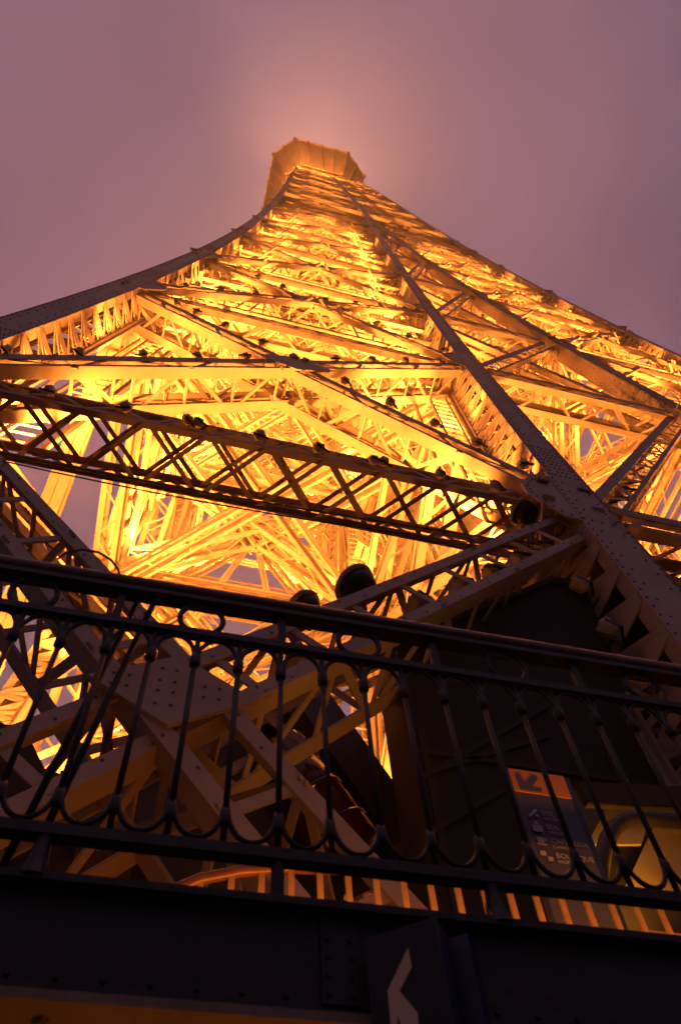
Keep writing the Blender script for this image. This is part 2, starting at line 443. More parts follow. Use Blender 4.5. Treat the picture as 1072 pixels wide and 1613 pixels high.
# the single shaft above the merge
for k in range(4):
    n = rot(-Y_, k)
    for li, (h0, h1) in enumerate(zip(UP_LV[:-1], UP_LV[1:])):
        mbx, mbh = MB(), MB()
        sc = w_(h0)/9.0
        for s in (-1, 1):
            a0, b0 = rot(V((s*w_(h0), -w_(h0), h0)), k), rot(V((0, -w_(h0), h0)), k)
            a1, b1 = rot(V((s*w_(h1), -w_(h1), h1)), k), rot(V((0, -w_(h1), h1)), k)
            off = -n*0.12; kw = dict(ch=0.10, pitch=0.8, lace=0.06, detail=1 if k in (0, 3, 1) else 0)
            truss(mbx, a0+off, b1+off, n, 0.5*sc, 0.7*sc, **kw); truss(mbx, b0+off-n*0.06, a1+off-n*0.06, n, 0.5*sc, 0.7*sc, **kw)
            truss(mbh, a1-n*0.25, b1-n*0.25, n, 0.45*sc, 0.6*sc, ch=0.10, pitch=0.8, lace=0.06, detail=1)
            t1 = (b1-a1).normalized()
            for u in (0.25, 0.5, 0.75):
                p_, q_ = a0.lerp(a1, u)-n*0.16, b0.lerp(b1, u)-n*0.16
                mbh.bar(p_, q_, Z_, 0.13, n, 0.03); mbh.bar(p_-n*0.16, q_-n*0.16, n, 0.26, Z_, 0.03, ob=-0.05)
            gusset(mbx, a1, n, t1, 0.6*sc, False, (a1-a0).normalized())
            if k == 0: gusset(mbx, b1, n, -t1, 0.5*sc, False, (b1-b0).normalized())
        cross.append((dist(b0)+60, mbx)); horiz.append((dist(b1)+60, mbh))
for li, h in enumerate(UP_LV[:-1]):
    mb = MB(); w = w_(h); kw = dict(ch=0.13, pitch=1.4, lace=0.07, detail=1)
    c = [V((-w, -w, h)), V((w, -w, h)), V((w, w, h)), V((-w, w, h))]
    m = [(c[i]+c[(i+1) % 4])/2 for i in range(4)]
    truss(mb, c[0]-Z_*.4, c[2]-Z_*.4, Z_, 0.5, 0.5, **kw); truss(mb, c[1]-Z_*.8, c[3]-Z_*.8, Z_, 0.5, 0.5, **kw)
    for i in range(4): truss(mb, m[i], m[(i+1) % 4], Z_, 0.45, 0.45, **kw)
    h2 = h+3.4; w2 = w_(h2)
    m2 = [V((-w2*.5, -w2+.5, h2)), V((w2*.5, -w2+.5, h2)), V((w2-.5, w2*.5, h2)), V((-w2+.5, w2*.5, h2))]
    for i in range(4): truss(mb, m2[i], m2[(i+1) % 4], Z_, 0.3, 0.4, **kw)
    decks.append((dist(m[0])+40, mb))

# inner lattice walls of the upper shaft, ladders and pipes
for li, (h0, h1) in enumerate(zip(UP_LV[:-1], UP_LV[1:])):
    mb = MB(); kw = dict(ch=0.11, pitch=0.9, lace=0.06, detail=1)
    for k in (0, 1):
        for f in (-0.45, 0.1):
            a0, b0 = rot(V((-w_(h0), f*w_(h0), h0)), k), rot(V((w_(h0), f*w_(h0), h0)), k)
            a1, b1 = rot(V((-w_(h1), f*w_(h1), h1)), k), rot(V((w_(h1), f*w_(h1), h1)), k)
            c0, c1 = (a0+b0)/2, (a1+b1)/2; n = rot(-Y_, k)
            for p, q in ((a0, c1), (c0, a1), (b0, c1), (c0, b1)): truss(mb, p, q, n, 0.35, 0.35, **kw)
            truss(mb, a1, b1, n, 0.4, 0.4, **kw)
    decks.append((dist(c0)+50, mb))
for k in range(4):
    for li, (h0, h1) in enumerate(zip(LEG_LV[1:-1], LEG_LV[2:])):
        mb = MB(); kw = dict(ch=0.10, pitch=0.8, lace=0.06, detail=1)
        for u in ((0.25, 0.75) if k or li > 1 else ()):
            hm = h0+(h1-h0)*u; q = [rot(POST[n](hm), k) for n in ('corner', 'face', 'inner', 'side')]
            md = [(q[i]+q[(i+1) % 4])/2 for i in range(4)]
            for i in range(4):
                truss(mb, q[i].lerp(q[(i+1) % 4], .27), q[i].lerp(q[(i-1) % 4], .27), Z_, 0.3, 0.3, **kw)
        hm = (h0+h1)/2
        c0 = (rot(POST['corner'](h0), k)+rot(POST['inner'](h0), k))/2
        for nm in (('corner', 'face', 'inner', 'side') if k or li > 1 else ()):
            truss(mb, rot(POST[nm](h0), k), (rot(POST['corner'](h1), k)+rot(POST['inner'](h1), k))/2, rot(X_, k), 0.3, 0.3, **kw)
        decks.append((dist(c0)+5, mb))
for k in range(4):
    for key, dx, dy in (('face', -1.25, 0.9), ('corner', 1.3, 1.3), ('inner', -1.3, -1.3)):
        mb = MB(); hs = [11+2*i for i in range(30)]
        for a, b in zip(hs[:-1], hs[1:]):
            if b > 76: break
            p = rot(POST[key](a)+V((dx, dy, 0)), k); q = rot(POST[key](b)+V((dx, dy, 0)), k); t = rot(X_, k); n = rot(Y_, k)
            for s_ in (-.24, .24): mb.bar(p+t*s_, q+t*s_, t, 0.05, n, 0.05)
            for j in range(5): r0 = p.lerp(q, j/5); mb.bar(r0-t*.24, r0+t*.24, n, 0.035, Z_, 0.035)
            mb.bar(p+t*.5, q+t*.5, t, .09, n, .09); mb.bar(p-t*.6+n*.2, q-t*.6+n*.2, t, .06, n, .06)
        mb.build('service_ladder', M['paint'], tower)

def emit(lst, name, restname, cap):
    lst.sort(key=lambda t: t[0]); rest = MB(); n = 0
    for d, mb in lst:
        if not mb.v: continue
        if n < cap: mb.build(name, [M['paint'], M['rivet']], tower); n += 1
        else: rest.add(mb)
    if rest.v:
        o = rest.build(restname, [M['paint'], M['rivet']], tower); o['kind'] = 'stuff'
emit(cross, 'cross_brace', 'far_bracing', 98)
emit(horiz, 'horizontal_girder', 'far_girders', 98)
emit(decks, 'plan_bracing', 'far_plan_bracing', 98)

# lift shaft in the middle of the tower and the stair winding round it
mb = MB()
for sx in (-1, 1):
    for sy in (-1, 1):
        for dx in (0, 0.55):
            mb.bar(V((sx*(2.3-dx), sy*2.3, -1.6)), V((sx*(2.3-dx), sy*2.3, 148)), X_, 0.16, Y_, 0.22)
h = -1.6
while h < 146:
    q = [V((-2.3, -2.3, h)), V((2.3, -2.3, h)), V((2.3, 2.3, h)), V((-2.3, 2.3, h))]
    for i in range(4):
        a, b = q[i], q[(i+1) % 4]
        mb.bar(a, b, Z_, 0.16, (b-a).cross(Z_).normalized(), 0.1)
        mb.strip(a, b+Z_*3.3, (b-a).cross(Z_).normalized(), 0.10, 0.03)
    h += 3.3
for i in range(9):
    x = -2.0+i*0.5
    for a in (-2.28, 2.28):
        mb.bar(V((x, a, -1.6)), V((x, a, 78)), X_, 0.17, Y_, 0.05); mb.bar(V((a, x, -1.6)), V((a, x, 78)), Y_, 0.17, X_, 0.05)
mb.build('lift_shaft', M['paint'], tower)
mb = MB(); h = -1.6; i = 0
while h < 140:
    a = (0.9 if i % 2 else -0.9)
    cx, cy = -3.1, -3.6
    if h > 60: cx, cy = -3.0, -1.2
    p, q = V((cx-1.2, cy, h)), V((cx+1.2, cy, h+2.2))
    if i % 2: p, q = V((cx+1.2, cy-.9, h)), V((cx-1.2, cy-.9, h+2.2))
    d = (q-p).normalized(); up = d.cross(Y_).normalized(); up = up if up.z > 0 else -up
    for dy in (-0.4, 0.4):
        mb.bar(p+Y_*dy, q+Y_*dy, up, 0.2, Y_, 0.03)
        for z in (0.55, 1.0): mb.bar(p+Y_*dy+Z_*z, q+Y_*dy+Z_*z, up, 0.04, Y_, 0.04)
        for j in range(5):
            r0 = p.lerp(q, j/4)+Y_*dy; mb.bar(r0, r0+Z_*1.0, X_, 0.04, Y_, 0.04)
    for j in range(9):
        r0 = p.lerp(q, (j+0.5)/9); mb.box(r0.x-.13, r0.x+.13, r0.y-.4, r0.y+.4, r0.z-.01, r0.z+.02)
    h += 2.2; i += 1
mb.build('stair_flights', M['paint'], tower)

# observation platform at the tip
pb = MB()
ZP = 152.0
o8 = [(-6.9, -9.2), (2.6, -9.2), (6.2, -6.4), (6.6, 6.6), (4.0, 9.2), (-6.0, 9.2), (-9.9, 5.6), (-9.9, -6.0)]
lo = [V((x*0.72, y*0.66, 146.5)) for x, y in o8]; hi = [V((x, y, ZP)) for x, y in o8]; h2 = [V((x, y, ZP+2.6)) for x, y in o8]
for i in range(8):
    j = (i+1) % 8
    n = (hi[j]-hi[i]).cross(Z_).normalized()
    pb.quadbox([lo[i], lo[j], lo[j]-n*0.1, lo[i]-n*0.1, hi[i], hi[j], hi[j]-n*0.1, hi[i]-n*0.1])
    pb.quadbox([hi[i]+n*.05, hi[j]+n*.05, hi[j]-n*0.15, hi[i]-n*0.15, h2[i]+n*.05, h2[j]+n*.05, h2[j]-n*0.15, h2[i]-n*0.15])
plat = pb.build('observation_platform', M['paint'], tower)
pb = MB()
for i in range(8):
    j = (i+1) % 8; nn = (hi[j]-hi[i]).cross(Z_).normalized()
    L = (hi[j]-hi[i]).length; k = max(2, int(L/2.2))
    for q in range(k+1):
        u = q/k
        pb.bar(lo[i].lerp(lo[j], u)+nn*.22, hi[i].lerp(hi[j], u)+nn*.22, nn, 0.5, (hi[j]-hi[i]).normalized(), 0.14)
        if q < k: pb.strip(lo[i].lerp(lo[j], u)+nn*.06, hi[i].lerp(hi[j], u+1/k)+nn*.06, nn, 0.12, 0.03)
    pb.bar(hi[i]+nn*.12, hi[j]+nn*.12, Z_, 0.35, nn, 0.2)
pb.build('platform_bracket_frame', M['paint'], plat)
pb = MB(); pb.poly(h2, Z_, 0.2); pb.build('platform_roof', M['paint'], plat)
pb = MB()
for x, y, zz in ((-7.5, -9.0, 3.5), (2.2, -8.6, 5.5), (-6.3, -8.9, 4.5), (5.6, -6.0, 3)):
    pb.tube([V((x, y, ZP+2.6)), V((x, y, ZP+2.6+zz))], 0.07, 6)
pb.build('antenna', M['paint'], plat)

# ------------------------------------------------------------------ floodlights
def lamp_mesh():
    mb = MB()                                            # six-sided tapering housing, open end up (+Z)
    r = [0.075, 0.16, 0.20, 0.205]; z = [-0.17, -0.09, 0.10, 0.14]
    mb.tube([V((0, 0, t)) for t in z], 0.1, 6, radii=r)
    return mb
def bracket_mesh():
    mb = MB()
    for s in (-1, 1): mb.box(s*0.225-0.012, s*0.225+0.012, -0.03, 0.03, -0.30, 0.05)
    mb.box(-0.237, 0.237, -0.035, 0.035, -0.315, -0.30)
    return mb
_h = lamp_mesh(); _b = bracket_mesh()
proto = {}
def floodlight(loc, aim, label, group, scale=1.0):
    o = empty('floodlight', loc, label, 'floodlight', group)
    if not proto:
        a = _h.build('housing', M['lamp'], None); b = _b.build('bracket', M['black'], None)
        proto['h'], proto['b'] = a, b; a.parent = o; b.parent = o
    else:
        for key in ('h', 'b'):
            c = proto[key].copy(); COL.objects.link(c); c.parent = o
    q = aim.to_track_quat('Z', 'Y'); o.rotation_euler = q.to_euler(); o.scale = (scale,)*3
    return o
ORD = ['first', 'second', 'third', 'fourth', 'fifth', 'sixth', 'seventh', 'eighth', 'ninth', 'tenth', 'eleventh', 'twelfth']
P_ = lambda key, h, k=0: rot(POST[key](h), k)
def row(p, q, us, n, up, outw, where, grp, aim, sc=1.0):
    d = (q-p).normalized(); e = d.cross(n).normalized(); e = -e if e.z < 0 else e
    for i, u in enumerate(us):
        c = p.lerp(q, u)+e*up+n*outw
        floodlight(c, aim+V((random.uniform(-.25, .25), random.uniform(-.2, .2), 0)), 'grey floodlight, %s from right on %s' % (ORD[i], where), grp, sc*random.uniform(.9, 1.1))
G = 'floodlights bolted along the tower girders'
row(P_('face', 10.45), P_('corner', 10.45), (0.10, 0.165, 0.25, 0.335, 0.35, 0.43, 0.515, 0.60, 0.615, 0.70, 0.80, 0.90), -Y_, 0.10, -0.12, 'the dark level lattice girder under the lit tower', G, V((-.1, .45, 1)), 0.45)
row(P_('face', 10.45), P_('corner', -2.6), (0.10, 0.145, 0.19, 0.235, 0.285, 0.34, 0.40, 0.47, 0.56, 0.64, 0.70, 0.76), -Y_, 0.05, -0.5, 'the sloping brace just above the iron handrail', G, V((-.5, .5, .8)), 0.72)
row(P_('face', 10.45), P_('corner', 21.39), (0.12, 0.19, 0.26, 0.34, 0.43, 0.52, 0.62, 0.72, 0.80, 0.86), -Y_, 0.40, -0.12, 'the long brace falling to the big riveted joint', G, V((0, .4, 1)), 0.5)
row(P_('face', 21.39), P_('corner', 10.45), (0.1, 0.2, 0.29, 0.38, 0.47, 0.56, 0.64, 0.72, 0.8, 0.88), -Y_, 0.40, -0.12, 'the level-looking brace above the dark girder', G, V((0, .4, 1)), 0.5)
row(P_('face', 10.45), V((g_(21.39), -w_(21.39), 21.39)), (0.12, 0.16, 0.2, 0.25, 0.3, 0.37, 0.44), -Y_, 0.02, -0.5, 'the brace rising right from the big riveted joint', G, V((.2, .5, .9)), 0.62)
row(P_('face', 21.39), P_('corner', 31.31), (0.12, 0.22, 0.32, 0.43, 0.54, 0.65, 0.75, 0.84), -Y_, 0.36, -0.12, 'the second lit brace up the tower', G, V((0, .4, 1)), 0.5)
row(P_('face', 31.31), P_('corner', 21.39), (0.12, 0.22, 0.32, 0.43, 0.54, 0.65, 0.75, 0.84), -Y_, 0.36, -0.12, 'the third lit brace from the dark girder', G, V((0, .4, 1)), 0.5)
for i, h in enumerate((8.1, 7.0, 6.0)):
    p = P_('face', h)+V((-0.95, 0.45, 0)); floodlight(p, V((-.5, .3, .9)), 'grey hooded floodlight, %s down inside the big riveted post' % ORD[i], G, 0.6)

# lamps (real sodium light from inside the tower, aimed up)
for k in range(4):
    for i, h in enumerate((11.2, 22.2, 32.3, 44.0, 55.0, 66.0)):
        mid = (P_('corner', h, k)+P_('inner', h, k))/2
        for key in ('corner', 'face', 'side', 'inner'):
            lamp('tower_lamp', P_(key, h, k).lerp(mid, 0.36), Z_, (8500, 7500, 8000, 7500, 7000, 6500)[i]*(1, .8, .5, 1)[k]*(.45 if key == 'inner' else 1), 165, parent=tower)
for k in (0, 1):
    for i, h in enumerate((16.4, 27.0, 37.5, 49.0, 60.0)):
        mid = (P_('corner', h, k)+P_('inner', h, k))/2
        for key in ('corner', 'face', 'side'):
            lamp('tower_lamp', P_(key, h, k).lerp(mid, 0.30), Z_, 4600 if k == 0 else 2600, 165, parent=tower)
for k in (2, 3):
    c = (P_('corner', 0, k)+P_('inner', 0, k))/2
    lamp('tower_lamp', c, Z_, 30000, 165, parent=tower)
for li in range(0, len(UP_LV)-1, 2):
    h = UP_LV[li]+0.8; w = w_(h)
    for sx in (-1, 1):
        for sy in (-1, 1):
            lamp('tower_lamp', V((sx*w*0.5, sy*w*0.5, h)), Z_, 11000, 168, parent=tower)

exec_near = True
lamp('tower_lamp', V((-9.3, -13.2, 1.3)), V((0, -.1, 1)), 18, 150, col=(1.0, 0.22, 0.015), parent=tower)
for p in ((0, -7.2, 138), (7.0, 0, 138), (-7.4, -1, 138), (-5.5, -7.4, 139)):
    lamp('tower_lamp', V(p), Z_+V((p[0], p[1], 0))*0.03, 9000, 140, parent=tower)

for x, y, tx, ty, cn in ((-6, -5, -.12, -.35, 70), (4, -5, .1, -.3, 80), (-5, 5, -.35, .1, 110), (3, 4, .2, .05, 120)):  # upward lamps added above the roof to make the cloud glow
    lamp('added_cloud_lamp', V((x, y, ZP+3.2)), V((tx, ty, 1)), SUMMIT/4, cn, 0.6, (1.0, 0.42, 0.20), parent=tower)

# ------------------------------------------------------------------ near deck: railing, girder, fences, signs
def rail_y(x): return -17.436-0.018*(x+9.5)
def rp_(x, z, dy=0.0): return V((x, rail_y(x)+dy, z))
UX = V((1, -0.018, 0)).normalized(); UN = V((0.018, 1, 0)).normalized()
rail = empty('iron_railing', V((-9.5, -17.436, 1.0)), 'dark iron railing with arched balusters, rings and a brown handrail on the platform edge', 'railing')
X0, X1 = -11.6, -6.6
mb = MB(); mb.tube([rp_(X0, 1.975), rp_(X1, 1.975)], 0.030, 14); mb.build('handrail', M['wood'], rail, True)
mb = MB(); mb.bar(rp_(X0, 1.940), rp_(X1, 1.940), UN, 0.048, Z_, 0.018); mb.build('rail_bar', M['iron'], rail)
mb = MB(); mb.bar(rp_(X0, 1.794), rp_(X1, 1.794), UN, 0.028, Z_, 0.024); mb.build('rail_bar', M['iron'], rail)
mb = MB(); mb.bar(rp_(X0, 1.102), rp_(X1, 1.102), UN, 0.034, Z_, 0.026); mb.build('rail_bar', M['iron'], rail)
SP = 0.1166
xs = [-9.68+SP*i for i in range(-16, 26)]
for i, x in zip(range(-16, 26), xs):
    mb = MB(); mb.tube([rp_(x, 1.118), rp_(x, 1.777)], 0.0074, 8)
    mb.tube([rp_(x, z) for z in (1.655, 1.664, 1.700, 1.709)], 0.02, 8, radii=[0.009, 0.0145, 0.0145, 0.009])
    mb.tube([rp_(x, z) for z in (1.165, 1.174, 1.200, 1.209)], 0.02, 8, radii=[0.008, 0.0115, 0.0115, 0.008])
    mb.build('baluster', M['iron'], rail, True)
    mb = MB()
    r = SP/2-0.004
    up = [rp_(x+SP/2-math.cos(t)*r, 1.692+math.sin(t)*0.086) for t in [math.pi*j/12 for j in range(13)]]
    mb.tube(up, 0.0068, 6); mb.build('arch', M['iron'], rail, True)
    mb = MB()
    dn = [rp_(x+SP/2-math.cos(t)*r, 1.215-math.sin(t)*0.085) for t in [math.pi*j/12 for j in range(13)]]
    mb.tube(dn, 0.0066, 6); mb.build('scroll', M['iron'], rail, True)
    if i % 4 == 0:
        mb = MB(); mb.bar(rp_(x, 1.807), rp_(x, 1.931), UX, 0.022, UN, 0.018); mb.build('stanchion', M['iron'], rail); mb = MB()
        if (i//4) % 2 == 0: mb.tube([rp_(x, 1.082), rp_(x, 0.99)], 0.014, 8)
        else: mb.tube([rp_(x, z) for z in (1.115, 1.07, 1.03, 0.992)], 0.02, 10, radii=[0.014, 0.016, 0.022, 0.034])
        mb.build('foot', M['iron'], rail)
    if i % 4 == 2:
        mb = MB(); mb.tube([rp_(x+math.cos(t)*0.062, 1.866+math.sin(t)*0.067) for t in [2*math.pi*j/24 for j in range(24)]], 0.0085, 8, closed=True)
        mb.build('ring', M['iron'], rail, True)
# the pair of leaning stays at the left
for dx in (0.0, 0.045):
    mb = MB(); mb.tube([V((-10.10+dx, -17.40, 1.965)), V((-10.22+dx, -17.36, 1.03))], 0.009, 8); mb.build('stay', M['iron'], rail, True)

# platform edge girder (fascia)
fg = empty('edge_girder', V((-9.5, -17.43, 0.8)), 'dark blue-black steel girder forming the edge of the upper platform', 'girder')
GX0, GX1 = -13.5, -4.5
mb = MB(); mb.bar(rp_(GX0, 0.90, 0.02), rp_(GX1, 0.90, 0.02), UN, 0.03, Z_, 0.20); 
for i in range(8):
    x = GX0+0.55+1.13*i
    mb.bar(rp_(x, 0.812, 0.003), rp_(x, 0.980, 0.003), UX, 0.07, UN, 0.008)
    for j in range(5):
        for s_ in (-1, 1): mb.rivet(rp_(x+s_*0.022, 0.83+0.034*j, -0.0012), -UN, 0.006, 0)
for i in range(110):
    mb.rivet(rp_(GX0+0.08*i, 0.968, 0.0045), -UN, 0.006, 0); mb.rivet(rp_(GX0+0.08*i, 0.822, 0.0045), -UN, 0.006, 0)
mb.build('web', M['fascia'], fg)
mb = MB(); mb.bar(rp_(GX0, 0.992, 0.03), rp_(GX1, 0.992, 0.03), UN, 0.11, Z_, 0.016); mb.build('top_flange', M['fascia'], fg)
mb = MB(); mb.bar(rp_(GX0, 0.791, 0.095), rp_(GX1, 0.791, 0.095), UN, 0.19, Z_, 0.018)
for i in range(30):
    x = GX0+0.3*i+0.13; mb.mi = 0
    mb.rivet(rp_(x, 0.781, 0.06), -Z_, 0.016, 0)
for x in (-10.12, -9.93, -8.3):
    mb.bar(rp_(x-0.03, 0.776, 0.17), rp_(x+0.03, 0.776, 0.17), UN, 0.09, Z_, 0.012)
mb.build('bottom_flange', M['deckpaint'], fg)
mb = MB(); mb.box(GX0, GX1, -17.24, -15.9, 0.90, 0.97); o = mb.build('platform_floor', M['floor']); o['kind'] = 'structure'
jb = MB()
for i in range(13):
    x = GX0+0.72*i+0.1; jb.box(x, x+0.05, -17.235, -15.9, 0.80, 0.897)
jb.build('joist', M['black'], fg)
mb = MB(); mb.box(-26, 26, -26, 26, -1.75, -1.6); o = mb.build('viewing_deck_floor', M['floor']); o['kind'] = 'structure'
mb = MB(); mb.box(-1500, 1500, -1500, 1500, -118, -117); o = mb.build('ground', M['floor']); o['kind'] = 'structure'

# amber fence across the platform
FY = -16.42
fn = empty('amber_fence', V((-8.4, FY, 0.97)), 'low fence of amber-lit bars with a red rail beyond the platform edge', 'fence')
mb = MB(); pts = [V((-9.94, FY, 1.62)), V((-9.86, FY, 1.70)), V((-9.74, FY, 1.775)), V((-9.60, FY, 1.825)), V((-9.42, FY, 1.862)), V((-9.2, FY, 1.885)), V((-5.5, FY, 1.925))]
mb.tube(pts, 0.02, 10); mb.build('fence_rail', M['redrail'], fn, True)
for i in range(42):
    x = -9.84+0.1045*i
    z = 1.71 if x < -9.8 else 1.78 if x < -9.7 else 1.83 if x < -9.55 else 1.86 if x < -9.4 else 1.885
    mb = MB(); mb.bar(V((x, FY, 0.97)), V((x, FY, z)), X_, 0.022, Y_, 0.012); mb.build('bar', M['fence'], fn)
mb = MB(); mb.bar(V((-7.9, FY+.25, 1.93)), V((-5.5, FY+.25, 1.95)), Z_, 0.045, Y_, 0.03); mb.build('back_rail', M['fence'], fn)
AMB = (1.0, 0.28, 0.025)
dl = empty('deck_light', V((-7.8, -16.64, 0.97)), 'low amber strip lamp at the foot of the amber fence', 'lamp')
mb = MB(); mb.box(-9.8, -5.8, -16.66, -16.62, 0.972, 1.40); mb.build('housing', M['black'], dl)
al = bpy.data.lights.new('deck_strip_light', 'AREA'); al.shape = 'RECTANGLE'; al.size = 3.9; al.size_y = 0.03; al.energy = 40; al.spread = R(180); al.color = AMB
ao = bpy.data.objects.new('deck_strip_light', al); COL.objects.link(ao); ao.parent = dl
ao.location = V((-7.8, -16.62, 1.42))-dl.location; ao.rotation_euler = V((0, 0.8, 0.45)).to_track_quat('-Z', 'Y').to_euler()
lamp('under_deck_light', V((-9.4, -16.7, -0.9)), V((-.25, -0.25, 1)), 22, 120, 0.05, (1.0, 0.27, 0.02), dl)

# directory sign behind the railing
def text(body, size, loc, m, parent, rotm, name='lettering'):
    c = bpy.data.curves.new(name, 'FONT'); c.body = body; c.size = size; c.extrude = 0.0006; c.materials.append(m)
    tmp = bpy.data.objects.new(name+'_curve', c); COL.objects.link(tmp); bpy.context.view_layer.update()
    me = bpy.data.meshes.new_from_object(tmp.evaluated_get(bpy.context.evaluated_depsgraph_get()))
    bpy.data.objects.remove(tmp); bpy.data.curves.remove(c)
    me.materials.clear(); me.materials.append(m)
    o = bpy.data.objects.new(name, me); COL.objects.link(o); o.parent = parent
    o.matrix_local = Matrix.Translation(loc) @ rotm
    return o
TL, TR, BL, BR = atY(805, 1212, -16.2), atY(891, 1222, -16.2), atY(858, 1420, -16.2), atY(962, 1440, -16.2)
SX0 = (TL.x+BL.x)/2; SX1 = (TR.x+BR.x)/2; SZ = (TL.z+TR.z)/2; SW = SX1-SX0
sg = empty('direction_sign', V((SX0, -16.2, SZ-1.2)), 'navy blue direction board with orange arrow panel and white lettering behind the railing', 'sign')
mb = MB(); mb.box(SX0, SX1, -16.2, -16.15, SZ-1.25, SZ); mb.build('panel', M['navy'], sg)
mb = MB(); mb.box(SX1+.004, SX1+0.035, -16.195, -16.12, SZ-1.25, SZ-.004); mb.build('edge_strip', M['navyside'], sg)
mb = MB(); mb.box(SX0, SX1, -16.206, -16.201, SZ-0.145, SZ-0.008); mb.build('arrow_panel', M['orange'], sg)
def s2(u, v): return V((SX0+u*SW, -16.2082, SZ-v*SW))
mb = MB()
def sarm(a, b, w):
    d = (b-a).normalized(); e = V((-d.z, 0, d.x))
    mb.poly([a+e*w/2, a-e*w/2, b-e*w/2, b+e*w/2], -Y_, 0.0015)
c0 = s2(0.13, 0.44)
mb.poly([s2(0.08, 0.16), s2(0.17, 0.10), s2(0.22, 0.32), s2(0.40, 0.10), s2(0.50, 0.16), s2(0.31, 0.39), s2(0.50, 0.39), s2(0.46, 0.47), s2(0.10, 0.47)], -Y_, 0.0015)
mb.build('arrow', M['navy'], sg)
RT = Matrix.Rotation(R(90), 4, 'X')
loc0 = sg.location
def stext(b, u, v, size): return text(b, size*SW, s2(u, v)-loc0, M['white'], sg, RT)
rows = [('SOL', 'GROUND', 0.94), ('SOL', 'GROUND', 1.20), ('CAFETERIA', 'CAFETERIA', 1.46), ('BOUTIQUE', 'SHOP', 1.72), ('TOILETTES', 'TOILETS', 2.27)]
for i, (a, b, v) in enumerate(rows):
    stext(a, 0.34, v, 0.125); stext(b, 0.34, v+0.085, 0.075)
    mb = MB(); y0 = 0.10
    if i == 0: mb.poly([s2(.08, v+.05), s2(.24, v-.10), s2(.27, v-.07), s2(.12, v+.07)], -Y_, .001); mb.poly([s2(.22, v), s2(.27, v), s2(.27, v+.05), s2(.22, v+.05)], -Y_, .001)
    if i == 1: mb.poly([s2(.10, v-.04), s2(.26, v-.04), s2(.26, v+.08), s2(.10, v+.08)], -Y_, .001); mb.poly([s2(.13, v-.05), s2(.18, v-.14), s2(.23, v-.05)], -Y_, .001)
    if i == 2: mb.poly([s2(.10, v-.08), s2(.23, v-.08), s2(.21, v+.02), s2(.12, v+.02)], -Y_, .001); mb.poly([s2(.08, v+.035), s2(.26, v+.035), s2(.24, v+.06), s2(.10, v+.06)], -Y_, .001); mb.poly([s2(.235, v-.07), s2(.27, v-.07), s2(.27, v-.03), s2(.23, v-.02)], -Y_, .001)
    if i == 3: mb.poly([s2(.09, v-.09), s2(.18, v-.09), s2(.18, v-.01), s2(.09, v-.01)], -Y_, .001); mb.poly([s2(.19, v), s2(.27, v), s2(.27, v+.07), s2(.19, v+.07)], -Y_, .001)
    if i == 4: mb.poly([s2(.14, v-.08), s2(.20, v-.08), s2(.21, v+.02), s2(.18, v+.09), s2(.15, v+.09), s2(.13, v+.02)], -Y_, .001); mb.ball(s2(.17, v-.115), .012)
    mb.build('pictogram', M['white'], sg)

# blue arrow sign standing at the girder (two boards)
ar = empty('arrow_sign', V((-9.32, -17.6, -1.6)), 'dark blue double board sign with a pale arrow in front of the edge girder', 'sign')
P0 = atY(688, 1434, -17.58)                      # top right front corner of the first board
PS = atY(733, 1437, -17.58)
zt = P0.z
def board(x, name):
    """slab whose big face looks left, thin side toward the camera"""
    wthin = 0.048; 
    d = V((-0.30, 0.95, 0)).normalized(); s = V((0.95, 0.30, 0)).normalized()
    p = V((x, -17.60, 0)); L = 0.09
    b = MB(); bx = [p, p+s*wthin, p+s*wthin+d*L, p+d*L]
    b.quadbox([q+Z_*-1.6 for q in bx]+[q+Z_*zt for q in bx])
    return b, p, d, s
fx0 = P0.x
w_thin = PS.x-P0.x
# face toward the camera's left: built as a broad angled front face
def slab(c, wf, th, ang):
    f = V((math.cos(ang), math.sin(ang), 0)); n = V((math.sin(ang), -math.cos(ang), 0))    # face runs along f, faces n
    return [c, c-f*wf, c-f*wf-n*th, c-n*th], f, n
bl, ff, nf = slab(V((P0.x, -17.56, 0)), 0.14, 0.055, R(-38))
mb = MB(); mb.quadbox([q+Z_*-1.6 for q in (bl[1], bl[0], bl[3], bl[2])]+[q+Z_*zt for q in (bl[1], bl[0], bl[3], bl[2])]); mb.build('front_board', M['boardface'], ar)
mb = MB(); ee = ff*0.003; mb.quadbox([q+Z_*-1.6 for q in (bl[0], bl[0]+ee, bl[3]+ee, bl[3])]+[q+Z_*zt for q in (bl[0], bl[0]+ee, bl[3]+ee, bl[3])]); mb.build('board_edge', M['navyside'], ar)
bl2, _, _ = slab(V((P0.x+0.075, -17.53, 0)), 0.04, 0.055, R(-38))
mb = MB(); mb.quadbox([q+Z_*-1.6 for q in (bl2[1], bl2[0], bl2[3], bl2[2])]+[q+Z_*(zt-.004) for q in (bl2[1], bl2[0], bl2[3], bl2[2])]); mb.build('rear_board', M['navyside'], ar)
def onboard(x, y):
    d = ray(x, y); c = bl[0]; t = (c-EYE).dot(nf)/d.dot(nf); return EYE+d*t+nf*0.0015
mb = MB()
mb.poly([onboard(*p) for p in ((643, 1494), (649, 1524), (630, 1563), (658, 1597), (661, 1640), (640, 1640), (626, 1600), (628, 1660), (620, 1660), (611, 1562))], nf, 0.001)
mb.build('arrow', M['cream'], ar)

